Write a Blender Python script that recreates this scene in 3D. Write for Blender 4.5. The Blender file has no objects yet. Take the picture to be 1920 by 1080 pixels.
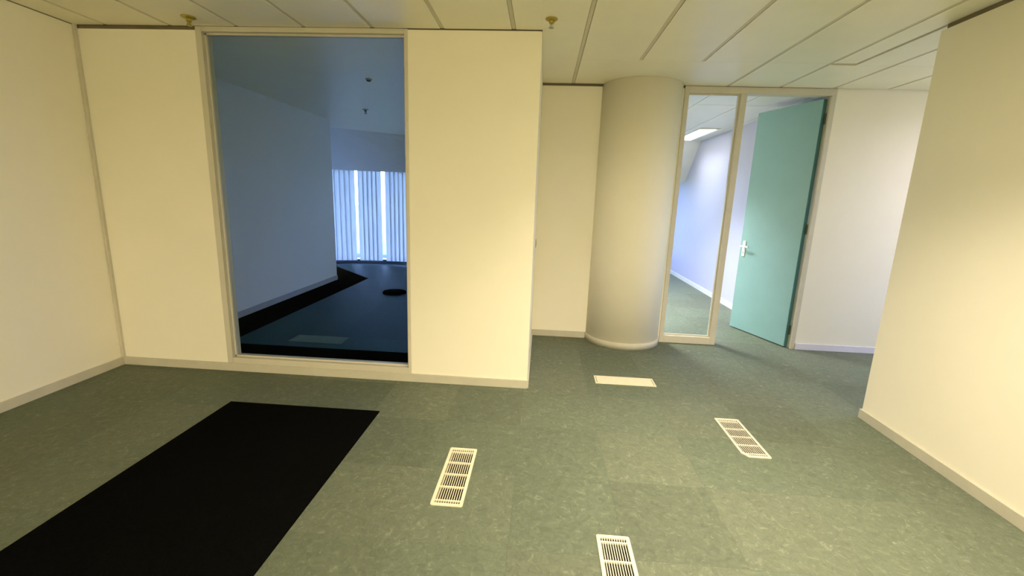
import bpy, bmesh, math, random
from mathutils import Vector, Matrix

random.seed(7)
scene = bpy.context.scene
C = scene.collection

# ------------------------------------------------------------------ camera
H_EYE = 1.5
F_PX = 828.83
cam_data = bpy.data.cameras.new('camera')
cam_data.sensor_width = 36.0
cam_data.lens = 36.0 * F_PX / 1920.0
cam_data.clip_start = 0.02
cam = bpy.data.objects.new('camera', cam_data)
C.objects.link(cam)
yaw, pitch, roll = 0.0621240, 0.2019156, -0.0349430
cy, sy, cp, sp = math.cos(yaw), math.sin(yaw), math.cos(pitch), math.sin(pitch)
fwd = Vector((-sy * cp, cy * cp, -sp))
rgt = Vector((cy, sy, 0))
dwn = fwd.cross(rgt)
cr, sr = math.cos(roll), math.sin(roll)
r_ax = cr * rgt + sr * dwn
d_ax = -sr * rgt + cr * dwn
cam.matrix_world = Matrix(((r_ax.x, -d_ax.x, -fwd.x, 0), (r_ax.y, -d_ax.y, -fwd.y, 0),
                           (r_ax.z, -d_ax.z, -fwd.z, H_EYE), (0, 0, 0, 1)))
scene.camera = cam

# ------------------------------------------------------------------ world, exposure
world = bpy.data.worlds.new('overcast_sky')
scene.world = world
world.use_nodes = True
bg = world.node_tree.nodes['Background']
bg.inputs[0].default_value = (0.36, 0.51, 1.0, 1)
bg.inputs[1].default_value = 11.8
vs = scene.view_settings
vs.view_transform = 'Standard'
vs.look = 'None'
vs.gamma = 1.0
vs.exposure = 0.44
vs.use_curve_mapping = False

NEAR_LAMP_W = 37.0        # louvred luminaire just above the frame
ROOM_LAMP_W = 130.0        # louvred luminaires of the main room
ROOM_LAMP_COL = (1.0, 0.87, 0.72)
SIDE_LAMP_W = 9.0        # luminaire of the room behind the open door
SIDE_LAMP2_W = 92.0
SIDE_LAMP_COL = (0.93, 0.95, 1.0)
HALL_FILL_W = 19.0        # unseen corridor fill, added to brighten and tint the hall wall
HALL_FILL_COL = (0.88, 0.76, 1.0)

# ------------------------------------------------------------------ material helpers
def nmat(name):
    m = bpy.data.materials.new(name)
    m.use_nodes = True
    return m, m.node_tree, m.node_tree.nodes['Principled BSDF']

def noise(nt, scale, detail=4.0, rough=0.6, vec=None):
    n = nt.nodes.new('ShaderNodeTexNoise')
    n.inputs['Scale'].default_value = scale
    n.inputs['Detail'].default_value = detail
    n.inputs['Roughness'].default_value = rough
    if vec is not None:
        nt.links.new(vec, n.inputs['Vector'])
    return n

def geo_pos(nt):
    return nt.nodes.new('ShaderNodeNewGeometry').outputs['Position']

def ramp(nt, fac, stops):
    r = nt.nodes.new('ShaderNodeValToRGB')
    e = r.color_ramp.elements
    while len(e) < len(stops):
        e.new(0.5)
    for el, (p, c) in zip(e, stops):
        el.position = p
        el.color = (c[0], c[1], c[2], 1)
    nt.links.new(fac, r.inputs[0])
    return r

def plain(name, col, rough=0.6, var=0.05, scale=6.0, bump=0.0, bscale=180.0, spec=0.4, metal=0.0):
    m, nt, b = nmat(name)
    p = geo_pos(nt)
    n = noise(nt, scale, 3, 0.55, p)
    lo = [c * (1 - var) for c in col]
    hi = [min(1, c * (1 + var)) for c in col]
    r = ramp(nt, n.outputs[0], [(0.3, lo), (0.7, hi)])
    nt.links.new(r.outputs[0], b.inputs['Base Color'])
    b.inputs['Roughness'].default_value = rough
    b.inputs['Specular IOR Level'].default_value = spec
    b.inputs['Metallic'].default_value = metal
    if bump:
        bn = noise(nt, bscale, 2, 0.5, p)
        bp = nt.nodes.new('ShaderNodeBump')
        bp.inputs['Strength'].default_value = bump
        bp.inputs['Distance'].default_value = 0.001
        nt.links.new(bn.outputs[0], bp.inputs['Height'])
        nt.links.new(bp.outputs[0], b.inputs['Normal'])
    return m

def emitter(name, col, strength):
    m, nt, b = nmat(name)
    b.inputs['Base Color'].default_value = (0.8, 0.8, 0.8, 1)
    b.inputs['Emission Color'].default_value = (*col, 1)
    b.inputs['Emission Strength'].default_value = strength
    return m

def linoleum(name, dark, light, fleck, rough=0.55, spec=0.13):
    m, nt, b = nmat(name)
    p = geo_pos(nt)
    oi = nt.nodes.new('ShaderNodeObjectInfo')
    off = nt.nodes.new('ShaderNodeVectorMath'); off.operation = 'SCALE'
    comb = nt.nodes.new('ShaderNodeCombineXYZ')
    for k in range(3):
        nt.links.new(oi.outputs['Random'], comb.inputs[k])
    nt.links.new(comb.outputs[0], off.inputs[0]); off.inputs['Scale'].default_value = 37.0
    add = nt.nodes.new('ShaderNodeVectorMath'); add.operation = 'ADD'
    nt.links.new(p, add.inputs[0]); nt.links.new(off.outputs[0], add.inputs[1])
    # marbling: warped noise
    n1 = noise(nt, 5.0, 5, 0.6, add.outputs[0])
    warp = nt.nodes.new('ShaderNodeVectorMath'); warp.operation = 'MULTIPLY_ADD'
    nt.links.new(n1.outputs['Color'], warp.inputs[0])
    warp.inputs[1].default_value = (0.12, 0.12, 0.0)
    nt.links.new(add.outputs[0], warp.inputs[2])
    n2 = noise(nt, 26.0, 6, 0.70, warp.outputs[0])
    n2.inputs['Distortion'].default_value = 0.9
    base = ramp(nt, n2.outputs[0], [(0.30, dark), (0.58, light), (0.76, fleck)])
    # fine light flecks
    n3 = noise(nt, 70.0, 3, 0.6, warp.outputs[0])
    n3.inputs['Distortion'].default_value = 0.8
    fr = ramp(nt, n3.outputs[0], [(0.62, (0, 0, 0)), (0.74, (0.8, 0.8, 0.8))])
    mx = nt.nodes.new('ShaderNodeMix'); mx.data_type = 'RGBA'
    nt.links.new(fr.outputs[0], mx.inputs['Factor'])
    nt.links.new(base.outputs[0], mx.inputs['A'])
    mx.inputs['B'].default_value = (*fleck, 1)
    # each tile a little lighter or darker, warmer or cooler
    hsv = nt.nodes.new('ShaderNodeHueSaturation')
    mr = nt.nodes.new('ShaderNodeMapRange')
    nt.links.new(oi.outputs['Random'], mr.inputs[0])
    mr.inputs[3].default_value = 0.91; mr.inputs[4].default_value = 1.11
    nt.links.new(mr.outputs[0], hsv.inputs['Value'])
    mr2 = nt.nodes.new('ShaderNodeMapRange')
    fr2 = nt.nodes.new('ShaderNodeMath'); fr2.operation = 'MULTIPLY_ADD'
    nt.links.new(oi.outputs['Random'], fr2.inputs[0]); fr2.inputs[1].default_value = 17.3; fr2.inputs[2].default_value = 0
    fr3 = nt.nodes.new('ShaderNodeMath'); fr3.operation = 'FRACT'
    nt.links.new(fr2.outputs[0], fr3.inputs[0])
    nt.links.new(fr3.outputs[0], mr2.inputs[0])
    mr2.inputs[3].default_value = 0.485; mr2.inputs[4].default_value = 0.512
    nt.links.new(mr2.outputs[0], hsv.inputs['Hue'])
    nt.links.new(mx.outputs['Result'], hsv.inputs['Color'])
    nt.links.new(hsv.outputs[0], b.inputs['Base Color'])
    b.inputs['Roughness'].default_value = rough
    b.inputs['Specular IOR Level'].default_value = spec
    bp = nt.nodes.new('ShaderNodeBump')
    bp.inputs['Strength'].default_value = 0.15
    bp.inputs['Distance'].default_value = 0.001
    nt.links.new(n3.outputs[0], bp.inputs['Height'])
    nt.links.new(bp.outputs[0], b.inputs['Normal'])
    return m

def glass_mat(name, tint, refl):
    m = bpy.data.materials.new(name); m.use_nodes = True
    nt = m.node_tree; nt.nodes.clear()
    out = nt.nodes.new('ShaderNodeOutputMaterial')
    tr = nt.nodes.new('ShaderNodeBsdfTransparent'); tr.inputs[0].default_value = (*tint, 1)
    gl = nt.nodes.new('ShaderNodeBsdfGlossy'); gl.inputs['Roughness'].default_value = 0.02
    fz = nt.nodes.new('ShaderNodeFresnel'); fz.inputs[0].default_value = 1.45
    mu = nt.nodes.new('ShaderNodeMath'); mu.operation = 'MULTIPLY'; mu.inputs[1].default_value = refl
    mix = nt.nodes.new('ShaderNodeMixShader')
    nt.links.new(fz.outputs[0], mu.inputs[0]); nt.links.new(mu.outputs[0], mix.inputs[0])
    nt.links.new(tr.outputs[0], mix.inputs[1]); nt.links.new(gl.outputs[0], mix.inputs[2])
    nt.links.new(mix.outputs[0], out.inputs[0])
    return m

def fabric_translucent(name, col, trans):
    m = bpy.data.materials.new(name); m.use_nodes = True
    nt = m.node_tree; nt.nodes.clear()
    out = nt.nodes.new('ShaderNodeOutputMaterial')
    d = nt.nodes.new('ShaderNodeBsdfDiffuse')
    t = nt.nodes.new('ShaderNodeBsdfTranslucent')
    p = geo_pos(nt)
    n = noise(nt, 60, 3, 0.5, p)
    r = ramp(nt, n.outputs[0], [(0.3, [c * 0.94 for c in col]), (0.7, col)])
    nt.links.new(r.outputs[0], d.inputs[0]); nt.links.new(r.outputs[0], t.inputs[0])
    mix = nt.nodes.new('ShaderNodeMixShader'); mix.inputs[0].default_value = trans
    nt.links.new(d.outputs[0], mix.inputs[1]); nt.links.new(t.outputs[0], mix.inputs[2])
    nt.links.new(mix.outputs[0], out.inputs[0])
    return m

M = {}
M['wall'] = plain('cream_wall_paint', (0.88, 0.83, 0.65), 0.65, 0.015, 2.0, 0.12, 260, 0.25)
M['lilac'] = plain('lilac_wall_paint', (0.53, 0.53, 0.68), 0.65, 0.015, 2.0, 0.12, 260, 0.25)
M['grey_paint'] = plain('grey_wall_paint', (0.80, 0.80, 0.80), 0.65, 0.015, 2.0, 0.1, 260, 0.25)
M['base'] = plain('taupe_baseboard_paint', (0.54, 0.51, 0.385), 0.5, 0.04, 9.0, 0, 100, 0.35)
M['base_pale'] = plain('pale_baseboard_paint', (0.74, 0.72, 0.76), 0.5, 0.03)
M['dark_base'] = plain('dark_blue_skirting', (0.03, 0.05, 0.07), 0.5, 0.04)
M['frame'] = plain('taupe_frame_enamel', (0.60, 0.56, 0.43), 0.4, 0.03, 8.0, 0, 100, 0.4)
M['panel'] = plain('ceiling_panel_enamel', (0.91, 0.86, 0.66), 0.38, 0.02, 3.0, 0.03, 300, 0.5)
M['runner'] = plain('ceiling_runner_grey', (0.66, 0.61, 0.45), 0.5, 0.03)
M['void'] = plain('ceiling_void_dark', (0.10, 0.085, 0.05), 0.9, 0.1)
M['gap'] = plain('shadow_gap_profile', (0.22, 0.18, 0.10), 0.7, 0.1)
M['slab'] = plain('subfloor_dark', (0.022, 0.015, 0.008), 0.9, 0.1)
M['lino'] = linoleum('marbled_green_linoleum', (0.104, 0.121, 0.080), (0.142, 0.163, 0.108), (0.245, 0.270, 0.185))
M['lino_shade'] = linoleum('shade_tinted_linoleum', (0.010, 0.040, 0.048), (0.014, 0.052, 0.060), (0.025, 0.07, 0.08), 0.6, 0.12)  # same linoleum, with the dark room's shade and blue light in its colour
M['mat'] = plain('black_carpet_pile', (0.0045, 0.0045, 0.004), 1.0, 0.3, 120, 0.6, 700, 0.0)
M['teal'] = plain('teal_door_laminate', (0.245, 0.43, 0.425), 0.42, 0.03, 5.0, 0, 100, 0.4)
M['teal_edge'] = plain('teal_door_edge', (0.07, 0.19, 0.20), 0.5, 0.05)
M['white'] = plain('white_enamel', (0.80, 0.79, 0.76), 0.35, 0.02)
M['vent'] = plain('cream_grille_plastic', (0.80, 0.72, 0.50), 0.4, 0.04, 20.0)
M['vent_cool'] = plain('grey_cream_grille_plastic', (0.66, 0.62, 0.48), 0.4, 0.04, 20.0)
M['brass'] = plain('tarnished_brass', (0.42, 0.33, 0.05), 0.35, 0.15, 40.0, 0, 100, 0.5, 0.5)
M['steel'] = plain('dull_steel', (0.45, 0.44, 0.38), 0.4, 0.1, 40, 0, 100, 0.5, 0.7)
M['hinge'] = plain('dark_hinge_metal', (0.10, 0.12, 0.09), 0.45, 0.1, 30, 0, 100, 0.5, 0.6)
M['black'] = plain('black_rubber', (0.006, 0.006, 0.008), 0.95, 0.2, 6, 0, 100, 0.0)
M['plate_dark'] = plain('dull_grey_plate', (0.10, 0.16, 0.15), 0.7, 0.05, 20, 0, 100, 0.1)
M['base_grey'] = plain('grey_baseboard_paint', (0.38, 0.40, 0.44), 0.6, 0.04)
M['glass_dark'] = glass_mat('clear_partition_glass', (0.88, 0.92, 0.94), 0.10)
M['glass'] = glass_mat('clear_glass', (0.96, 0.97, 0.97), 0.25)
M['vane'] = fabric_translucent('blind_vane_fabric', (0.84, 0.84, 0.86), 0.50)
M['grass'] = plain('outdoor_grass', (0.20, 0.26, 0.10), 0.9, 0.3, 3.0)
M['lamp_warm'] = emitter('warm_lamp_diffuser', (1.0, 0.88, 0.62), 6.0)
M['lamp_white'] = emitter('white_lamp_diffuser', (1.0, 0.97, 0.90), 3.0)

# ------------------------------------------------------------------ geometry helpers
def add_box(bm, x0, x1, y0, y1, z0, z1, bevel=0.0):
    vs_ = [bm.verts.new(p) for p in ((x0, y0, z0), (x1, y0, z0), (x1, y1, z0), (x0, y1, z0),
                                     (x0, y0, z1), (x1, y0, z1), (x1, y1, z1), (x0, y1, z1))]
    fs = [bm.faces.new([vs_[i] for i in f]) for f in
          ((3, 2, 1, 0), (4, 5, 6, 7), (0, 1, 5, 4), (1, 2, 6, 5), (2, 3, 7, 6), (3, 0, 4, 7))]
    if bevel:
        es = list({e for f in fs for e in f.edges})
        bmesh.ops.bevel(bm, geom=es, offset=bevel, segments=2, affect='EDGES', profile=0.6)

def add_prism(bm, poly, z0, z1):
    lo = [bm.verts.new((x, y, z0)) for x, y in poly]
    hi = [bm.verts.new((x, y, z1)) for x, y in poly]
    n = len(poly)
    bm.faces.new(lo[::-1]); bm.faces.new(hi)
    for i in range(n):
        j = (i + 1) % n
        bm.faces.new((lo[i], lo[j], hi[j], hi[i]))

def add_lathe(bm, prof, cx=0, cy_=0, seg=24):
    rings = []
    for r, z in prof:
        rings.append([bm.verts.new((cx + r * math.cos(2 * math.pi * k / seg), cy_ + r * math.sin(2 * math.pi * k / seg), z))
                      for k in range(seg)])
    for a, b in zip(rings, rings[1:]):
        for k in range(seg):
            j = (k + 1) % seg
            bm.faces.new((a[k], a[j], b[j], b[k]))
    bm.faces.new(rings[0][::-1]); bm.faces.new(rings[-1])

def link_mesh(name, bm, mat, parent=None, origin=(0, 0, 0), smooth=False):
    """bm in world coordinates; origin = object origin in world coordinates."""
    bmesh.ops.recalc_face_normals(bm, faces=bm.faces[:])
    o = Vector(origin)
    if o.length:
        bmesh.ops.translate(bm, verts=bm.verts[:], vec=-o)
    me = bpy.data.meshes.new(name)
    bm.to_mesh(me); bm.free()
    if smooth:
        for p in me.polygons:
            p.use_smooth = True
    me.materials.append(M[mat] if isinstance(mat, str) else mat)
    ob = bpy.data.objects.new(name, me)
    C.objects.link(ob)
    if parent is not None:
        ob.parent = parent
        ob.location = o - Vector(parent['_w'])
    else:
        ob.location = o
    ob['_w'] = tuple(o)
    return ob

def boxes(name, lst, mat, parent=None, bevel=0.0, origin=None):
    bm = bmesh.new()
    for b in lst:
        add_box(bm, *b, bevel=bevel)
    if origin is None:
        x0 = min(b[0] for b in lst); x1 = max(b[1] for b in lst)
        y0 = min(b[2] for b in lst); y1 = max(b[3] for b in lst)
        origin = ((x0 + x1) / 2, (y0 + y1) / 2, min(b[4] for b in lst))
    return link_mesh(name, bm, mat, parent, origin)

def empty(name, loc):
    e = bpy.data.objects.new(name, None)
    e.empty_display_size = 0.1
    e.location = loc
    e['_w'] = tuple(loc)
    C.objects.link(e)
    return e

def struct(o, label=None):
    o['kind'] = 'structure'
    if label:
        o['label'] = label
    return o

def tag(o, label, cat, group=None):
    o['label'] = label
    o['category'] = cat
    if group:
        o['group'] = group
    return o

# ------------------------------------------------------------------ dimensions (metres)
ZC = 2.63                # ceiling
XL, XR = -3.49, 2.405    # left / right wall faces
YP = 3.33                # glazed partition face
XE = -0.06               # end of the partition
YN = 4.76                # niche / door wall face
YR = 3.17                # where the right wall ends
YB = -9.0                # wall behind the camera
XW = 2.84                # lilac wall of the side room
HB = 0.068               # baseboard height

# floor vents: (x0, x1, y0, y1)
V1 = (-0.487, -0.325, 1.893, 2.404)
V2 = (1.292, 1.460, 2.525, 3.010)
V3 = (0.313, 0.462, 1.272, 1.782)

# ------------------------------------------------------------------ floor
floor = struct(boxes('floor', [(-6.5, 7.2, YB - 0.3, 10.8, -0.16, -0.06)], 'slab'),
               'marbled grey-green linoleum tile floor')
TS_X, TS_Y = 0.5135, 0.535
TX0, TY0 = -0.083, 2.19
DEPTH = 0.06

def cut_rects(rect, holes):
    out = [rect]
    for hx0, hx1, hy0, hy1 in holes:
        nxt = []
        for x0, x1, y0, y1 in out:
            if hx0 >= x1 or hx1 <= x0 or hy0 >= y1 or hy1 <= y0:
                nxt.append((x0, x1, y0, y1)); continue
            a, b = max(x0, hx0), min(x1, hx1)
            c, d = max(y0, hy0), min(y1, hy1)
            if a > x0: nxt.append((x0, a, y0, y1))
            if b < x1: nxt.append((b, x1, y0, y1))
            if c > y0: nxt.append((a, b, y0, c))
            if d < y1: nxt.append((a, b, d, y1))
        out = nxt
    return out

VH = [(v[0] + 0.012, v[1] - 0.012, v[2] + 0.012, v[3] - 0.012) for v in (V1, V2, V3)]
tile_bm = bmesh.new()
g = 0.0002
add_box(tile_bm, g, TS_X - g, g, TS_Y - g, 0, DEPTH)
tile_me = bpy.data.meshes.new('floor_tile')
bmesh.ops.recalc_face_normals(tile_bm, faces=tile_bm.faces[:])
tile_bm.to_mesh(tile_me); tile_bm.free()
tile_me.materials.append(M['lino'])
tile_shade = tile_me.copy()
tile_shade.materials[0] = M['lino_shade']
fw = Vector(floor['_w'])
KX0, KX1 = -7, 8         # tile columns built one by one
KY0, KY1 = -4, 11
for ix in range(KX0, KX1):
    for iy in range(KY0, KY1):
        x0, y0 = TX0 + ix * TS_X, TY0 + iy * TS_Y
        x1, y1 = x0 + TS_X, y0 + TS_Y
        if iy >= 5 and not (-3.6 < x1 and x0 < -1.0 or x1 > 1.0 and x0 < 2.9):
            continue      # hidden behind the column, niche and pink walls
        if x0 > 2.45 and y1 < 3.1:
            continue      # behind the right wall
        hit = [h for h in VH if not (h[0] >= x1 or h[1] <= x0 or h[2] >= y1 or h[3] <= y0)]
        if hit:
            rects = cut_rects((x0 + g, x1 - g, y0 + g, y1 - g), hit)
            t = boxes('floor_tile', [(*r, -DEPTH, 0) for r in rects], 'lino', floor, origin=(x0, y0, -DEPTH))
        else:
            t = bpy.data.objects.new('floor_tile', tile_shade if (iy >= 3 and x1 < 0) else tile_me)
            C.objects.link(t)
            t.parent = floor
            t.location = Vector((x0, y0, -DEPTH)) - fw
# the rest of the floor that the picture does not show, as larger sheets
gx0, gx1 = TX0 + KX0 * TS_X, TX0 + KX1 * TS_X
gy0, gy1 = TY0 + KY0 * TS_Y, TY0 + KY1 * TS_Y
rest = [(-6.4, gx0, YB - 0.2, 3.4), (gx1, 7.1, YB - 0.2, 10.7), (gx0, gx1, YB - 0.2, gy0), (XE - 0.05, gx1, gy1, 10.7)]
boxes('floor_sheet', [(*r, -DEPTH, -0.0005) for r in rest], 'lino', floor)
ysk = TY0 + 5 * TS_Y
boxes('floor_sheet', [(XE - 0.05, TX0 + 2 * TS_X, ysk, gy1, -DEPTH, -0.0005),
                      (TX0 + 6 * TS_X, gx1, ysk, gy1, -DEPTH, -0.0005),
                      (TX0 + 5 * TS_X, gx1, gy0, TY0 + 1 * TS_Y, -DEPTH, -0.001)], 'lino', floor)
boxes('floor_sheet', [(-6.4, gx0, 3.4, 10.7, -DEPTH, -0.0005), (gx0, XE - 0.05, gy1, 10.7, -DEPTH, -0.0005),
                      (TX0 - 2 * TS_X, XE - 0.05, ysk, gy1, -DEPTH, -0.001)], 'lino_shade', floor)

# ------------------------------------------------------------------ walls
WT = 0.12
ZT = 2.72
wl = struct(boxes('wall_left', [(XL - WT, XL, YB, YP + 0.1, 0, ZT)], 'wall'), 'cream painted wall at the left')
boxes('shadow_gap', [(XL - 0.001, XL + 0.004, YB, YP, ZC - 0.004, ZC + 0.05)], 'gap', wl)
struct(boxes('wall_back', [(XL, XR + 0.12, YB - WT, YB, 0, ZT)], 'wall'), 'cream wall behind the viewer')
wr = struct(boxes('wall_right', [(XR, XR + 0.14, YB, YR, 0, 2.598)], 'wall'), 'cream painted wall at the right')
boxes('shadow_gap', [(XR + 0.018, XR + 0.122, YB, YR - 0.018, 2.598, ZT)], 'gap', wr)

# glazed partition: a wall leaf each side of the glass
XG0, XG1 = -2.562, -1.002
PT = 0.10
wf = struct(boxes('wall_front', [(XL, XG0, YP, YP + PT, 0, 2.606), (XG1, XE, YP, YP + PT, 0, 2.624)], 'wall'),
            'cream partition on both sides of the dark glass')
boxes('shadow_gap', [(XL, XG0, YP + 0.02, YP + PT - 0.02, 2.606, ZT), (XG1, XE - 0.015, YP + 0.012, YP + PT - 0.02, 2.624, ZT)], 'gap', wf)
# return wall from the partition end to the niche, and on as divider of the far rooms
wret = struct(boxes('wall_return', [(XE - 0.10, XE, YP + PT, 10.5, 0, ZT)], 'wall'), 'cream return wall beside the niche')
# niche + door wall
wn = struct(boxes('wall_niche', [(XE, 1.36, YN, YN + WT, 0, 2.612)], 'wall'), 'cream niche wall beside the round column')
boxes('shadow_gap', [(XE, 1.36, YN + 0.02, YN + WT, 2.612, ZT)], 'gap', wn)
wd = struct(boxes('wall_hall', [(2.775, 6.3, YN - 0.01, YN + WT - 0.01, 0, ZT)], 'wall'),
            'pinkish white wall right of the open door')
# corridor beyond the right wall
struct(boxes('wall_corridor', [(XR + 0.14, 6.3, YR - WT, YR, 0, ZT)], 'wall'), 'near wall of the corridor')
# side room behind the door
wlil = struct(boxes('wall_lilac', [(XW, XW + WT, YN + WT - 0.01, 10.5, 0, ZT)], 'lilac'), 'lilac wall of the room behind the door')
# dark room left wall with its 45 degree turn
bm = bmesh.new()
add_prism(bm, [(-3.51, YP + PT), (-3.51, 7.34), (-5.6, 9.43), (-5.72, 9.33), (-3.63, 7.24), (-3.63, YP + PT)], 0, ZT)
wdk = struct(link_mesh('wall_dark_room', bm, 'grey_paint', None, (-3.51, 5.3, 0)), 'shaded wall inside the dark room')
# shell around what the picture does not show
struct(boxes('wall_outer', [(-6.4, -6.3, YP, 9.6, 0, ZT), (-6.4, -3.6, YP - 0.1, YP, 0, ZT)], 'grey_paint'), 'outer wall left of the dark room')

# curved facade of the dark room
def fac_y(x):
    d = x + 3.15
    return 9.32 - (0.17 if d < 0 else 0.05) * d * d

FX = [-6.4, -5.6, -5.0, -4.5, -4.0, -3.5, -3.0, -2.5, -2.0, -1.5, -1.0, -0.5, XE - 0.1]
def strip(bm, fy0, fy1, z0, z1):
    for a, b in zip(FX, FX[1:]):
        add_prism(bm, [(a, fy0(a)), (b, fy0(b)), (b, fy1(b)), (a, fy1(a))], z0, z1)
bm = bmesh.new()
strip(bm, fac_y, lambda x: fac_y(x) + 0.2, 0, 0.09)
strip(bm, fac_y, lambda x: fac_y(x) + 0.2, 2.05, ZT)
add_prism(bm, [(-6.4, fac_y(-6.4)), (-5.0, fac_y(-5.0)), (-5.0, fac_y(-5.0) + 0.2), (-6.4, fac_y(-6.4) + 0.2)], 0.09, 2.05)
add_prism(bm, [(-0.4, fac_y(-0.4)), (XE - 0.1, fac_y(XE - 0.1)), (XE - 0.1, fac_y(XE) + 0.2), (-0.4, fac_y(-0.4) + 0.2)], 0.09, 2.05)
wfac = struct(link_mesh('wall_far', bm, 'grey_paint', None, (-3.2, 9.3, 0)), 'curved window wall of the dark room')
bm = bmesh.new()
strip(bm, lambda x: fac_y(x) - 0.02, fac_y, 0, 0.085)
struct(link_mesh('baseboard_far', bm, 'dark_base', None, (-3.2, 9.3, 0)), 'dark skirting under the blinds')
# sloping bulkhead above the blinds
bm = bmesh.new()
top = [(-6.3, 6.34), (-3.9, 8.14), (-2.81, 8.95), (-1.6, 9.0), (XE - 0.1, 8.8)]
bot = [(-6.3, 7.6), (-4.3, 8.96), (-2.81, 9.17), (-1.6, 9.1), (XE - 0.1, 8.85)]
def along(pts, n=24):
    out = []
    for k in range(n + 1):
        t = k / n * (len(pts) - 1)
        i_ = min(int(t), len(pts) - 2)
        f_ = t - i_
        out.append(tuple(pts[i_][c] * (1 - f_) + pts[i_ + 1][c] * f_ for c in (0, 1)))
    return out
tp, bt = along(top), along(bot)
NR = 8
grid = [[bm.verts.new((a_[0] * (1 - r / NR) + b_[0] * r / NR, a_[1] * (1 - r / NR) + b_[1] * r / NR, ZC + (1.93 - ZC) * r / NR))
         for a_, b_ in zip(tp, bt)] for r in range(NR + 1)]
bk = [bm.verts.new((x, y + 0.15, 1.93)) for x, y in bt]
tk = [bm.verts.new((x, y + 0.7, ZC + 0.02)) for x, y in tp]
for i in range(24):
    for r in range(NR):
        bm.faces.new((grid[r][i], grid[r][i + 1], grid[r + 1][i + 1], grid[r + 1][i]))
    bm.faces.new((grid[NR][i], grid[NR][i + 1], bk[i + 1], bk[i]))
    bm.faces.new((bk[i], bk[i + 1], tk[i + 1], tk[i]))
    bm.faces.new((tk[i], tk[i + 1], grid[0][i + 1], grid[0][i]))
struct(link_mesh('wall_bulkhead', bm, 'grey_paint', None, (-3.2, 8.9, 1.93)), 'sloping bulkhead above the vertical blinds')

# facade of the side room with its window and sloping ceiling piece
struct(boxes('wall_side_far', [(XE, XW + 0.1, 10.3, 10.5, 0, 0.45), (XE, XW + 0.1, 10.3, 10.5, 2.1, ZT),
                               (XE, 0.2, 10.3, 10.5, 0.45, 2.1), (2.5, XW + 0.1, 10.3, 10.5, 0.45, 2.1)], 'white'),
       'window wall of the room behind the door')
bm = bmesh.new()
pf = [(8.72, ZC), (9.40, 1.925), (10.3, 1.925), (10.3, ZC + 0.04), (8.72, ZC + 0.04)]
a = [bm.verts.new((XE, y, z)) for y, z in pf]
b = [bm.verts.new((XW, y, z)) for y, z in pf]
bm.faces.new(a); bm.faces.new(b[::-1])
for i in range(5):
    j = (i + 1) % 5
    bm.faces.new((a[i], b[i], b[j], a[j]))
struct(link_mesh('wall_slope', bm, 'white', None, (1.4, 9.5, 1.9)), 'white sloping ceiling piece in the side room')

# corridor end with a window
struct(boxes('wall_corridor_end', [(6.3, 6.42, YR - 0.12, YN + 0.12, 0, 0.5), (6.3, 6.42, YR - 0.12, YN + 0.12, 2.3, ZT),
                                   (6.3, 6.42, YR - 0.12, YR + 0.1, 0.5, 2.3), (6.3, 6.42, YN - 0.12, YN + 0.12, 0.5, 2.3)], 'wall'),
       'end wall of the corridor with its window opening')

# ------------------------------------------------------------------ round column
bm = bmesh.new()
add_lathe(bm, [(0.394, 0.0), (0.394, ZC - 0.001)], 0.93, 4.81, 96)
col = struct(link_mesh('column', bm, 'wall', None, (0.93, 4.81, 0), True), 'round cream column between niche and glass')
for p in col.data.polygons:
    p.use_smooth = abs(p.normal.z) < 0.5
bm = bmesh.new()
add_lathe(bm, [(0.397, 0.0), (0.406, 0.0), (0.406, HB - 0.004), (0.401, HB), (0.397, HB)], 0.93, 4.81, 96)
bb = link_mesh('baseboard', bm, 'base', col, (0.93, 4.81, 0), False)
for p in bb.data.polygons:
    p.use_smooth = abs(p.normal.z) < 0.5

# ------------------------------------------------------------------ baseboards and trims
BT = 0.012
struct(boxes('baseboard_left', [(XL, XL + BT, YB, YP, 0, HB)], 'base', bevel=0.002), 'taupe baseboard of the left wall')
struct(boxes('baseboard_front', [(XL + BT, XE, YP - BT, YP, 0, HB)], 'base', bevel=0.002), 'taupe baseboard under the glazed partition')
struct(boxes('baseboard_right', [(XR - BT, XR, YB, YR, 0, HB), (XR - BT, XR + 0.14, YR, YR + BT, 0, HB)], 'base', bevel=0.002), 'taupe baseboard of the right wall')
struct(boxes('baseboard_niche', [(XE + BT, 0.60, YN - BT, YN, 0, HB)], 'base', bevel=0.002), 'taupe baseboard in the niche')
struct(boxes('baseboard_return', [(XE, XE + BT, YP + 0.0, YN, 0, HB)], 'base', bevel=0.002), 'taupe baseboard along the return wall')
struct(boxes('baseboard_hall', [(2.777, 6.3, YN - 0.01 - BT, YN - 0.01, 0, HB)], 'base_pale', bevel=0.002), 'pale baseboard right of the door')
struct(boxes('baseboard_lilac', [(XW - BT, XW, YN + WT, 10.3, 0, HB + 0.01)], 'white', bevel=0.002), 'white baseboard along the lilac wall')
struct(boxes('baseboard_dark_room', [(-3.51, -3.495, YP + PT, 7.34, 0, 0.075)], 'base_grey', bevel=0.002), 'baseboard of the dark room')
struct(boxes('trim_1', [(XL, XL + 0.022, YP - 0.022, YP, HB, ZC)], 'frame', bevel=0.003), 'narrow vertical corner trim by the left wall')

# ------------------------------------------------------------------ ceiling
ceil = struct(boxes('ceiling', [(-6.5, 7.2, YB - 0.3, 10.8, ZT, ZT + 0.1)], 'void'), 'ceiling of long cream metal panels')
SX0, SW = 0.242, 0.4975
GAP = 0.015               # half width of the runner
LUM = [(0.764, 1.214, 1.30, 2.50), (1.262, 1.712, -2.2, -1.0), (0.267, 0.715, -6.8, -5.6)]
HALL_FILL = (4.244, 4.700, 3.30, 3.96)

def seam(k):
    return SX0 + k * SW

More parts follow.
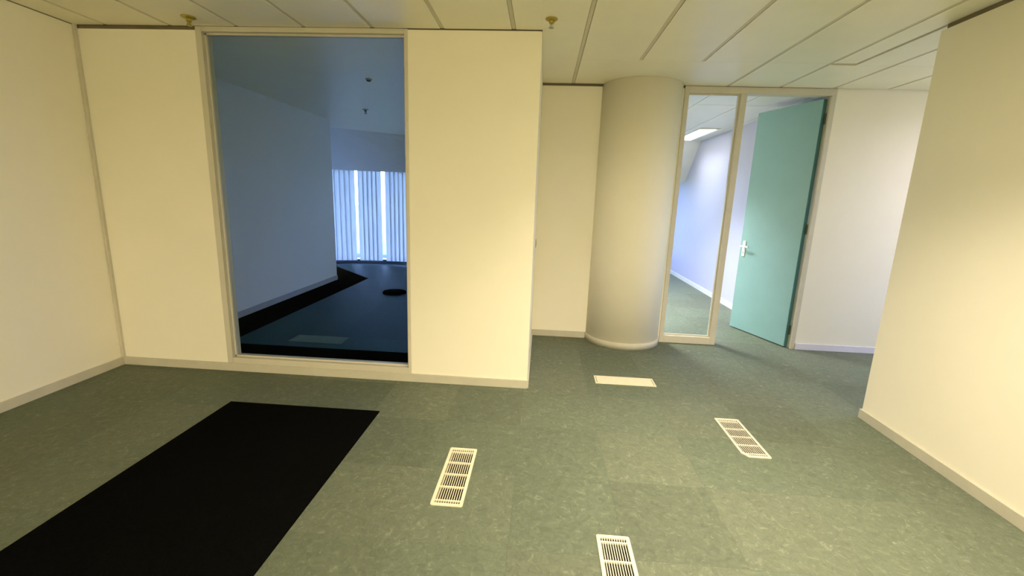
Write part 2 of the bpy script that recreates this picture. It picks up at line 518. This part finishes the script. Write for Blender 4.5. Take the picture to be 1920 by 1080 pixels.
def panel(x0, x1, y0, y1, z0=ZC, g=GAP):
    for lx0, lx1, ly0, ly1 in LUM + [HALL_FILL]:
        if x0 < lx1 and x1 > lx0 and y0 < ly1 and y1 > ly0:
            if ly0 - 0.02 > y0: panel(x0, x1, y0, ly0 - 0.02, z0, g)
            if ly1 + 0.02 < y1: panel(x0, x1, ly1 + 0.02, y1, z0, g)
            return
    boxes('ceiling_panel', [(x0 + g, x1 - g, y0 + 0.0012, y1 - 0.0012, z0, z0 + 0.02)], 'panel', ceil, bevel=0.0015)

YJ = 3.965
for k in range(-8, 5):
    x0, x1 = seam(k), seam(k + 1)
    a0, a1 = max(x0, XL + 0.008 - GAP), min(x1, XR + 0.03 if k < 5 else 9)
    if x1 <= XL + 0.02:
        continue
    if k <= -1 and x1 <= XE + 0.31:
        yend = YP - 0.006 if x1 <= XE else 4.56
    else:
        yend = YJ
    if k == -1:
        panel(a0, XE + GAP + 0.0005, 1.97, YP - 0.006)
        panel(XE - GAP + 0.0005, a1, 1.97, 4.56)
    else:
        panel(a0, a1, 1.97, yend)
    panel(a0, a1, 0.0, 1.97)
    panel(a0, a1, -2.6, 0.0)
    panel(a0, a1, YB, -2.6)
# rows over the niche, column and corridor
panel(XE - GAP, seam(0), 4.56, YN - 0.02)
panel(seam(0), seam(3) - 0.0, YJ, YN - 0.022)
for k in range(3, 13):
    if k >= 5 or k == 4:
        pass
    panel(seam(k), min(seam(k + 1), 6.35), YJ + (0.0 if k < 4 else 0.05), YN - 0.022)
for k in range(4, 13):
    y0 = YR - 0.02
    xa = max(seam(k), XR + 0.0)
    panel(xa if k == 4 else seam(k), min(seam(k + 1), 6.35), y0, YJ + (0.0 if k < 4 else 0.05)) if k != 4 else None
panel(XR + 0.03, seam(5), YR - 0.02, YJ + 0.05)
# runners between the panels
for k in range(-7, 13):
    x = seam(k)
    y1 = YP - 0.004 if x < XE else (YJ if k in (1, 2) else YN - 0.01)
    y0 = YB if x < XR else YR
    if x < XL or x > 6.3:
        continue
    boxes('ceiling_runner', [(x - GAP + 0.0025, x + GAP - 0.0025, y0, y1, ZC + 0.004, ZC + 0.03)], 'runner', ceil)
# ceilings of the other rooms
boxes('ceiling_panel', [(-6.4, XE - 0.1, YP + PT, 9.6, ZC, ZC + 0.03)], 'panel', ceil)
SIDE_L = (2.335, 2.632, 7.30, 8.62)
SIDE_L2 = (0.74, 1.19, 5.70, 6.90)
rows = [(YN + WT, 5.59), (5.59, 7.20), (7.20, 8.72)]
sxs = [XE, 0.72, 1.21, 1.706, 2.215, 2.73, XW]
for y0, y1 in rows:
    for xa, xb in zip(sxs, sxs[1:]):
        if y0 == 5.59 and xa == 0.72:
            boxes('ceiling_panel', [(xa + 0.006, xb - 0.006, y0 + 0.004, 5.69, ZC, ZC + 0.02)], 'white', ceil)
            boxes('ceiling_panel', [(xa + 0.006, xb - 0.006, 6.91, y1 - 0.004, ZC, ZC + 0.02)], 'white', ceil)
            continue
        if y0 == 7.20 and xa == 2.215:
            boxes('ceiling_panel', [(xa + 0.004, SIDE_L[0] - 0.004, y0 + 0.004, y1 - 0.004, ZC, ZC + 0.02)], 'white', ceil)
            boxes('ceiling_panel', [(SIDE_L[1] + 0.004, xb - 0.004, y0 + 0.004, y1 - 0.004, ZC, ZC + 0.02)], 'white', ceil)
            continue
        boxes('ceiling_panel', [(xa + 0.006, xb - 0.006, y0 + 0.004, y1 - 0.004, ZC, ZC + 0.02)], 'white', ceil)
boxes('ceiling_runner', [(XE, XW, YN + WT, 10.4, ZC + 0.012, ZC + 0.03)], 'runner', ceil)

# ------------------------------------------------------------------ lamps
def luminaire(name, rect, watts, colr, diffuser, label, spread, group=None):
    x0, x1, y0, y1 = rect
    cx_, cy_ = (x0 + x1) / 2, (y0 + y1) / 2
    e = empty(name, (cx_, cy_, ZC))
    f = 0.018
    boxes('lamp_frame', [(x0, x1, y0, y0 + f, ZC - 0.006, ZC + 0.03), (x0, x1, y1 - f, y1, ZC - 0.006, ZC + 0.03),
                         (x0, x0 + f, y0 + f, y1 - f, ZC - 0.006, ZC + 0.03), (x1 - f, x1, y0 + f, y1 - f, ZC - 0.006, ZC + 0.03)],
          'white', e, origin=(cx_, cy_, ZC))
    boxes('diffuser', [(x0 + f, x1 - f, y0 + f, y1 - f, ZC + 0.004, ZC + 0.02)], diffuser, e, origin=(cx_, cy_, ZC))
    ld = bpy.data.lights.new(name + '_light', 'AREA')
    ld.shape = 'RECTANGLE'
    ld.size = (x1 - x0) - 2 * f
    ld.size_y = (y1 - y0) - 2 * f
    ld.energy = watts
    ld.color = colr
    ld.spread = math.radians(spread)
    lo = bpy.data.objects.new(name + '_light', ld)
    C.objects.link(lo)
    lo.parent = e
    lo.location = (0, 0, 0.002)
    tag(e, label, 'ceiling light', group)
    return e

luminaire('ceiling_light', LUM[0], NEAR_LAMP_W, ROOM_LAMP_COL, 'lamp_warm', 'recessed warm ceiling light between panels near the right wall', 112)
luminaire('ceiling_light', LUM[1], ROOM_LAMP_W * 0.65, ROOM_LAMP_COL, 'lamp_warm', 'recessed warm ceiling light right behind the viewer', 170)
luminaire('ceiling_light', LUM[2], ROOM_LAMP_W * 4.6, ROOM_LAMP_COL, 'lamp_warm', 'recessed warm ceiling light further back in the middle of the room', 175)
luminaire('ceiling_light', SIDE_L, SIDE_LAMP_W, SIDE_LAMP_COL, 'lamp_white', 'bright white ceiling light seen through the glass beside the teal door', 105)
luminaire('ceiling_light', SIDE_L2, SIDE_LAMP2_W, SIDE_LAMP_COL, 'lamp_white', 'white ceiling light hidden behind the round column', 115)
luminaire('ceiling_light', HALL_FILL, HALL_FILL_W, HALL_FILL_COL, 'lamp_white', 'unseen corridor fill light added to brighten and tint the hall wall', 165)

# ------------------------------------------------------------------ window_1: big pane into the dark room
w1 = struct(empty('window_1', (-1.78, YP + 0.05, 0)), 'large pane looking into the dark room')
FW = 0.046
boxes('window_frame', [(XG0, XG0 + FW, YP - 0.004, YP + 0.105, HB, ZC)], 'frame', w1, bevel=0.003)
boxes('window_frame', [(XG1 - 0.026, XG1, YP - 0.002, YP + 0.105, HB, ZC)], 'frame', w1, bevel=0.003)
boxes('window_frame', [(XG0 + FW, XG1 - 0.026, YP - 0.004, YP + 0.105, 2.596, ZC)], 'frame', w1, bevel=0.003)
boxes('window_frame', [(XG0 + FW, XG1 - 0.026, YP - 0.004, YP + 0.105, HB - 0.001, 0.116)], 'frame', w1, bevel=0.003)
boxes('plinth', [(XG0, XG1, YP + 0.001, YP + 0.1, 0, HB)], 'base', w1)
# glazing beads
BE = 0.012
boxes('glazing_bead', [(XG0 + FW, XG0 + FW + BE, YP + 0.03, YP + 0.045, 0.116, 2.596),
                       (XG1 - 0.026 - BE, XG1 - 0.026, YP + 0.03, YP + 0.045, 0.116, 2.596),
                       (XG0 + FW, XG1 - 0.026, YP + 0.03, YP + 0.045, 0.116, 0.116 + BE),
                       (XG0 + FW, XG1 - 0.026, YP + 0.03, YP + 0.045, 2.596 - BE, 2.596)], 'frame', w1)
boxes('pane', [(XG0 + FW, XG1 - 0.026, YP + 0.047, YP + 0.053, 0.116, 2.596)], 'glass_dark', w1)

# ------------------------------------------------------------------ window_2: narrow pane beside the door
DY0, DY1 = YN - 0.015, YN + 0.085
w2 = struct(empty('window_2', (1.63, YN, 0)), 'narrow floor-to-ceiling pane between column and door')
boxes('window_frame', [(1.34, 1.382, DY0, DY1, 0, ZC)], 'frame', w2, bevel=0.003)
boxes('window_frame', [(1.882, 1.938, DY0, DY1, 0, ZC - 0.062)], 'frame', w2, bevel=0.003)
boxes('window_frame', [(1.382, 2.775, DY0, DY1, ZC - 0.062, ZC)], 'frame', w2, bevel=0.003)
boxes('window_frame', [(1.382, 1.882, DY0, DY1, 0, 0.078)], 'frame', w2, bevel=0.003)
boxes('glazing_bead', [(1.382, 1.394, YN + 0.02, YN + 0.035, 0.078, ZC - 0.062), (1.870, 1.882, YN + 0.02, YN + 0.035, 0.078, ZC - 0.062),
                       (1.394, 1.870, YN + 0.02, YN + 0.035, 0.078, 0.092), (1.394, 1.870, YN + 0.02, YN + 0.035, ZC - 0.074, ZC - 0.062)], 'frame', w2)
boxes('pane', [(1.382, 1.882, YN + 0.037, YN + 0.043, 0.078, ZC - 0.062)], 'glass', w2)

# ------------------------------------------------------------------ door_1
HX, HY = 2.688, YN + 0.03
d1 = struct(empty('door_1', (HX, HY, 0)), 'tall teal door standing open into the lit room')
boxes('door_jamb', [(2.731, 2.775, DY0, DY1, 0, ZC - 0.062)], 'frame', d1, bevel=0.003)
ang = math.atan2(5.55 - HY, 2.425 - HX)
DWID, DTH, DHT = 0.812, 0.042, 2.545

def rot_box(name, lst, mat, parent, bevel=0.0):
    """boxes in door axes: u along the leaf from the hinge, v across (0 = visible face, + = away), z up."""
    bm = bmesh.new()
    for u0, u1, v0, v1, z0, z1 in lst:
        add_box(bm, u0, u1, v0, v1, z0, z1, bevel=bevel)
    m = Matrix.Translation((HX, HY, 0)) @ Matrix.Rotation(ang, 4, 'Z') @ Matrix.Scale(-1, 4, (0, 1, 0))
    bmesh.ops.transform(bm, matrix=m, verts=bm.verts[:])
    o = m @ Vector(((lst[0][0] + lst[0][1]) / 2, (lst[0][2] + lst[0][3]) / 2, lst[0][4]))
    return link_mesh(name, bm, mat, parent, tuple(o))

leaf = rot_box('door_leaf', [(0.004, DWID, 0.0, DTH, 0.012, DHT)], 'teal', d1, 0.002)
leaf['label'] = 'plain teal door leaf'
rot_box('hinge_edge', [(0.0, 0.004, 0.001, DTH - 0.001, 0.012, DHT)], 'teal_edge', leaf)
plate = rot_box('handle_plate', [(DWID - 0.085, DWID - 0.042, -0.009, 0.0, 0.90, 1.085)], 'white', leaf, 0.002)
plate['label'] = 'white handle plate'
# lever: neck and bar
bm = bmesh.new()
add_box(bm, DWID - 0.073, DWID - 0.055, -0.055, -0.009, 1.012, 1.030, bevel=0.003)
add_box(bm, DWID - 0.175, DWID - 0.055, -0.060, -0.045, 1.012, 1.031, bevel=0.004)
m = Matrix.Translation((HX, HY, 0)) @ Matrix.Rotation(ang, 4, 'Z') @ Matrix.Scale(-1, 4, (0, 1, 0))
bmesh.ops.transform(bm, matrix=m, verts=bm.verts[:])
link_mesh('lever', bm, 'white', leaf, tuple(m @ Vector((DWID - 0.064, -0.03, 1.02))))
rot_box('keyhole', [(DWID - 0.067, DWID - 0.060, -0.0098, -0.009, 0.935, 0.958)], 'hinge', leaf)
for z in (0.20, 1.28, 2.36):
    bm = bmesh.new()
    add_lathe(bm, [(0.008, z - 0.05), (0.008, z + 0.05)], HX + 0.034, HY - 0.003, 12)
    link_mesh('hinge', bm, 'hinge', d1, (HX + 0.034, HY - 0.003, z - 0.05), False)

# ------------------------------------------------------------------ floor grilles
def grille(rect, label, mat, broken=False):
    x0, x1, y0, y1 = rect
    cx_, cy_ = (x0 + x1) / 2, (y0 + y1) / 2
    e = empty('floor_grille', (cx_, cy_, 0))
    tag(e, label, 'floor vent', 'slotted floor grilles')
    rim = 0.017
    zt, zb = 0.005, -0.004
    # rim as a ring with rounded (or one clipped) corners
    def ring(inset, rad, clip):
        pts = []
        X0, X1, Y0, Y1 = x0 + inset, x1 - inset, y0 + inset, y1 - inset
        for cxx, cyy, a0, corner in ((X0 + rad, Y0 + rad, 180, 'bl'), (X1 - rad, Y0 + rad, 270, 'br'),
                                     (X1 - rad, Y1 - rad, 0, 'tr'), (X0 + rad, Y1 - rad, 90, 'tl')):
            for k in range(5):
                if clip and corner == 'bl':
                    t = k / 4.0
                    pts.append((X0 + 0.030 * t, Y0 + 0.040 * (1 - t)))
                else:
                    a_ = math.radians(a0 + 90 * k / 4)
                    pts.append((cxx + rad * math.cos(a_), cyy + rad * math.sin(a_)))
        return pts
    bm = bmesh.new()
    outer = ring(0, 0.010, broken)
    inner = ring(rim, 0.001, broken)
    vo = [[bm.verts.new((x, y, z)) for x, y in outer] for z in (0.0, zt)]
    vi = [[bm.verts.new((x, y, z)) for x, y in inner] for z in (zb, zt)]
    n = len(outer)
    for k in range(n):
        j = (k + 1) % n
        bm.faces.new((vo[0][k], vo[0][j], vo[1][j], vo[1][k]))
        bm.faces.new((vo[1][k], vo[1][j], vi[1][j], vi[1][k]))
        bm.faces.new((vi[1][k], vi[1][j], vi[0][j], vi[0][k]))
        bm.faces.new((vi[0][k], vi[0][j], vo[0][j], vo[0][k]))
    link_mesh('rim', bm, mat, e, (cx_, cy_, 0))
    ix0, ix1, iy0, iy1 = x0 + rim, x1 - rim, y0 + rim, y1 - rim
    L = iy1 - iy0
    end = 0.023
    bay = (L - 2 * end) / 4
    for k in range(5):
        yy = iy0 + end + bay * k
        boxes('cross_bar', [(ix0 - 0.002, ix1 + 0.002, yy - 0.004, yy + 0.004, -0.006, zt - 0.0015)], mat, e)
    nb = 10
    pitch_ = (ix1 - ix0) / (nb + 0.6)
    for k in range(nb):
        xx = ix0 + pitch_ * (k + 0.8)
        boxes('bar', [(xx - 0.0019, xx + 0.0019, iy0 - 0.002 + (0.03 if broken and k == 0 else 0), iy1 + 0.002, -0.002, zt - 0.002)], mat, e)
    # shallow inner ledge on the left side of the well
    boxes('ledge', [(ix0 - 0.002, ix0 + 0.006, iy0, iy1, -0.030, -0.012)], mat, e)
    return e

grille(V1, 'cream slotted floor grille beside the black carpet, with four rows of slots', 'vent')
grille(V2, 'greyish floor grille with one broken corner, nearest the right wall', 'vent_cool', True)
grille(V3, 'cream floor grille cut off by the lower edge of the picture', 'vent')

def cover_plate(rect, label, mat):
    x0, x1, y0, y1 = rect
    cx_, cy_ = (x0 + x1) / 2, (y0 + y1) / 2
    e = empty('floor_cover_plate', (cx_, cy_, 0))
    tag(e, label, 'floor cover', 'closed floor vent covers')
    r = 0.008
    boxes('rim', [(x0, x1, y0, y0 + r, 0, 0.006), (x0, x1, y1 - r, y1, 0, 0.006),
                  (x0, x0 + r * 1.6, y0 + r, y1 - r, 0, 0.006), (x1 - r * 1.6, x1, y0 + r, y1 - r, 0, 0.006)], mat, e)
    boxes('lid', [(x0 + r * 1.6 + 0.004, x1 - r * 1.6 - 0.004, y0 + r + 0.001, y1 - r - 0.001, 0, 0.0055)], mat, e, bevel=0.0008)
    return e

cover_plate((0.511, 1.012, 3.510, 3.668), 'plain cream cover plate set in the floor before the column', 'vent')
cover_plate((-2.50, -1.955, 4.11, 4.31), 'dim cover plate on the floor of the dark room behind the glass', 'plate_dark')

# ------------------------------------------------------------------ carpets
def slab_thing(name, poly, z1, mat, label, cat, group=None):
    bm = bmesh.new()
    add_prism(bm, poly, 0.0, z1)
    xs = [p[0] for p in poly]; ys = [p[1] for p in poly]
    o = link_mesh(name, bm, mat, None, ((min(xs) + max(xs)) / 2, (min(ys) + max(ys)) / 2, 0))
    return tag(o, label, cat, group)

slab_thing('carpet_runner', [(-2.158, -1.6), (-1.070, -1.6), (-1.070, 2.793), (-2.158, 2.793)], 0.004, 'mat',
           'wide black carpet runner on the green floor of the near room', 'carpet')
slab_thing('carpet_strip', [(-3.49, YP + PT + 0.004), (-0.2, YP + PT + 0.004), (-0.2, 3.96), (-3.04, 3.96), (-3.04, 7.56), (-4.25, 8.77), (-4.58, 8.46), (-3.49, 7.37)],
           0.004, 'mat', 'black carpet border along the wall of the dark room', 'carpet')

# ------------------------------------------------------------------ floor outlet in the dark room
e = empty('floor_outlet', (-2.21, 6.51, 0))
tag(e, 'round black floor outlet in the dark room', 'floor outlet')
bm = bmesh.new()
add_lathe(bm, [(0.175, 0.0), (0.175, 0.02), (0.165, 0.03), (0.12, 0.036), (0.118, 0.034), (0.0001, 0.034)], -2.21, 6.51, 36)
link_mesh('body', bm, 'black', e, (-2.21, 6.51, 0), False)
bm = bmesh.new()
add_lathe(bm, [(0.08, 0.034), (0.08, 0.040), (0.0001, 0.041)], -2.21, 6.51, 28)
link_mesh('lid', bm, 'black', e, (-2.21, 6.51, 0.034), False)

# ------------------------------------------------------------------ sprinklers and detector
def sprinkler(x, y, label, plate_mat='brass', body='brass', tip='steel', s=1.0):
    e = empty('ceiling_sprinkler', (x, y, ZC))
    tag(e, label, 'sprinkler', 'ceiling sprinklers')
    bm = bmesh.new()
    add_lathe(bm, [(0.040 * s, ZC), (0.040 * s, ZC - 0.004), (0.030 * s, ZC - 0.009), (0.014 * s, ZC - 0.010)], x, y, 28)
    link_mesh('escutcheon', bm, plate_mat, e, (x, y, ZC), True)
    bm = bmesh.new()
    add_lathe(bm, [(0.013 * s, ZC - 0.008), (0.016 * s, ZC - 0.014), (0.016 * s, ZC - 0.026), (0.011 * s, ZC - 0.030)], x, y, 6)
    link_mesh('body', bm, body, e, (x, y, ZC - 0.008))
    for sx in (-1, 1):
        boxes('yoke_arm', [(x + sx * 0.010 * s - 0.002, x + sx * 0.010 * s + 0.002, y - 0.002, y + 0.002, ZC - 0.050, ZC - 0.028)], tip, e)
    bm = bmesh.new()
    add_lathe(bm, [(0.003 * s, ZC - 0.030), (0.0035 * s, ZC - 0.040), (0.003 * s, ZC - 0.050)], x, y, 10)
    link_mesh('bulb', bm, tip, e, (x, y, ZC - 0.04))
    bm = bmesh.new()
    add_lathe(bm, [(0.007 * s, ZC - 0.048), (0.017 * s, ZC - 0.053), (0.017 * s, ZC - 0.055), (0.004 * s, ZC - 0.057)], x, y, 18)
    link_mesh('deflector', bm, tip, e, (x, y, ZC - 0.05))
    return e

sprinkler(0.0, 3.13, 'brass ceiling sprinkler just past the end of the cream partition')
sprinkler(-2.47, 3.16, 'brass ceiling sprinkler above the top left corner of the dark glass', tip='brass', s=1.15)
sprinkler(-2.53, 6.38, 'dark ceiling sprinkler deep in the dark room, above the blinds', 'steel', 'hinge', 'hinge')
sprinkler(2.57, 6.52, 'small grey ceiling sprinkler in the lit room behind the narrow pane', 'white', 'steel', 'steel')
bm = bmesh.new()
e = empty('smoke_detector', (-1.83, 4.72, ZC))
tag(e, 'low round detector on the dark room ceiling near the glass', 'detector')
add_lathe(bm, [(0.032, ZC), (0.032, ZC - 0.008), (0.024, ZC - 0.014)], -1.83, 4.72, 24)
link_mesh('base', bm, 'steel', e, (-1.83, 4.72, ZC), True)
bm = bmesh.new()
add_lathe(bm, [(0.022, ZC - 0.013), (0.020, ZC - 0.022), (0.010, ZC - 0.025)], -1.83, 4.72, 20)
link_mesh('sensor', bm, 'hinge', e, (-1.83, 4.72, ZC - 0.013), True)

# ------------------------------------------------------------------ light switch on the return wall
e = empty('wall_switch', (XE, 4.62, 1.04))
tag(e, 'small wall switch on the return wall, seen edge-on', 'switch')
boxes('switch_plate', [(XE, XE + 0.010, 4.58, 4.66, 1.0, 1.08)], 'base', e, bevel=0.002)
boxes('rocker', [(XE + 0.010, XE + 0.014, 4.60, 4.64, 1.02, 1.06)], 'frame', e, bevel=0.001)

# ------------------------------------------------------------------ windows and vertical blinds of the dark room
w3 = struct(empty('window_3', (-3.3, 9.42, 0.09)), 'facade window behind the blinds, widened out of view to let in daylight')
mull = [-5.0, -4.15, -3.28, -2.44, -1.6, -1.0, -0.4]  # unseen bare part past the right blind, added to let in more daylight
for x in mull:
    y = fac_y(x) + 0.1
    boxes('mullion', [(x - 0.025, x + 0.025, y - 0.03, y + 0.03, 0.09, 2.05)], 'white', w3)
for a_, b_ in zip(mull, mull[1:]):
    bm = bmesh.new()
    add_prism(bm, [(a_ + 0.025, fac_y(a_) + 0.097), (b_ - 0.025, fac_y(b_) + 0.097), (b_ - 0.025, fac_y(b_) + 0.103), (a_ + 0.025, fac_y(a_) + 0.103)], 0.09, 2.05)
    link_mesh('pane', bm, 'glass', w3, ((a_ + b_) / 2, fac_y((a_ + b_) / 2) + 0.1, 0.09))

def blind(xs, label):
    xm = sum(xs) / len(xs)
    e = empty('vertical_blind', (xm, fac_y(xm) - 0.13, 0.07))
    tag(e, label, 'blind', 'vertical blinds in the dark room')
    bm = bmesh.new()
    a_, b_ = xs[0] - 0.05, xs[-1] + 0.05
    pts = [a_ + (b_ - a_) * k / 4 for k in range(5)]
    for p, q in zip(pts, pts[1:]):
        add_prism(bm, [(p, fac_y(p) - 0.155), (q, fac_y(q) - 0.155), (q, fac_y(q) - 0.105), (p, fac_y(p) - 0.105)], 1.935, 1.97)
    link_mesh('headrail', bm, 'white', e, (xm, fac_y(xm) - 0.13, 1.935))
    for x in xs:
        yv = fac_y(x) - 0.13
        sl = math.atan(-2 * (0.17 if x < -3.15 else 0.05) * (x + 3.15))
        t = sl + math.radians(11)
        w = 0.058
        bm = bmesh.new()
        seg = 6
        fr, bk = [], []
        for k in range(seg + 1):
            s = -1 + 2 * k / seg
            bow = 0.012 * (1 - s * s)
            for lst, th in ((fr, -0.0006), (bk, 0.0006)):
                px = s * w; py = bow + th
                lst.append((x + px * math.cos(t) - py * math.sin(t), yv + px * math.sin(t) + py * math.cos(t)))
        add_prism(bm, fr + bk[::-1], 0.075, 1.935)
        link_mesh('vane', bm, 'vane', e, (x, yv, 0.075))
    return e

def rng(a_, b_, step):
    n = max(1, round((b_ - a_) / step))
    return [a_ + (b_ - a_) * k / n for k in range(n + 1)]

blind(rng(-4.95, -3.94, 0.092), 'vertical blind at the left, half hidden by the dark room wall')
blind(rng(-3.77, -3.42, 0.090), 'narrow middle vertical blind between the two bright gaps')
blind(rng(-3.22, -1.70, 0.092), 'vertical blind right of the bright gaps, cut off by the glass frame')

# ------------------------------------------------------------------ windows of side room and corridor, ground outside
w4 = struct(empty('window_4', (1.35, 10.4, 0.45)), 'daylight window of the lit room, hidden by the column')
boxes('window_frame', [(0.2, 0.25, 10.36, 10.44, 0.45, 2.1), (2.45, 2.5, 10.36, 10.44, 0.45, 2.1), (0.25, 2.45, 10.36, 10.44, 0.45, 0.5), (0.25, 2.45, 10.36, 10.44, 2.05, 2.1)], 'white', w4)
boxes('pane', [(0.25, 2.45, 10.397, 10.403, 0.5, 2.05)], 'glass', w4)
w5 = struct(empty('window_5', (6.36, 3.95, 0.5)), 'daylight window at the end of the corridor')
boxes('window_frame', [(6.32, 6.40, YR + 0.1, YR + 0.15, 0.5, 2.3), (6.32, 6.40, YN - 0.17, YN - 0.12, 0.5, 2.3),
                       (6.32, 6.40, YR + 0.15, YN - 0.17, 0.5, 0.55), (6.32, 6.40, YR + 0.15, YN - 0.17, 2.25, 2.3)], 'white', w5)
boxes('pane', [(6.357, 6.363, YR + 0.15, YN - 0.17, 0.55, 2.25)], 'glass', w5)
struct(boxes('ground', [(-40, 40, 10.9, 60, -0.5, -0.3), (7.3, 40, -40, 10.9, -0.5, -0.3)], 'grass'), 'grass outside the windows')

for o in bpy.data.objects:
    if '_w' in o:
        del o['_w']
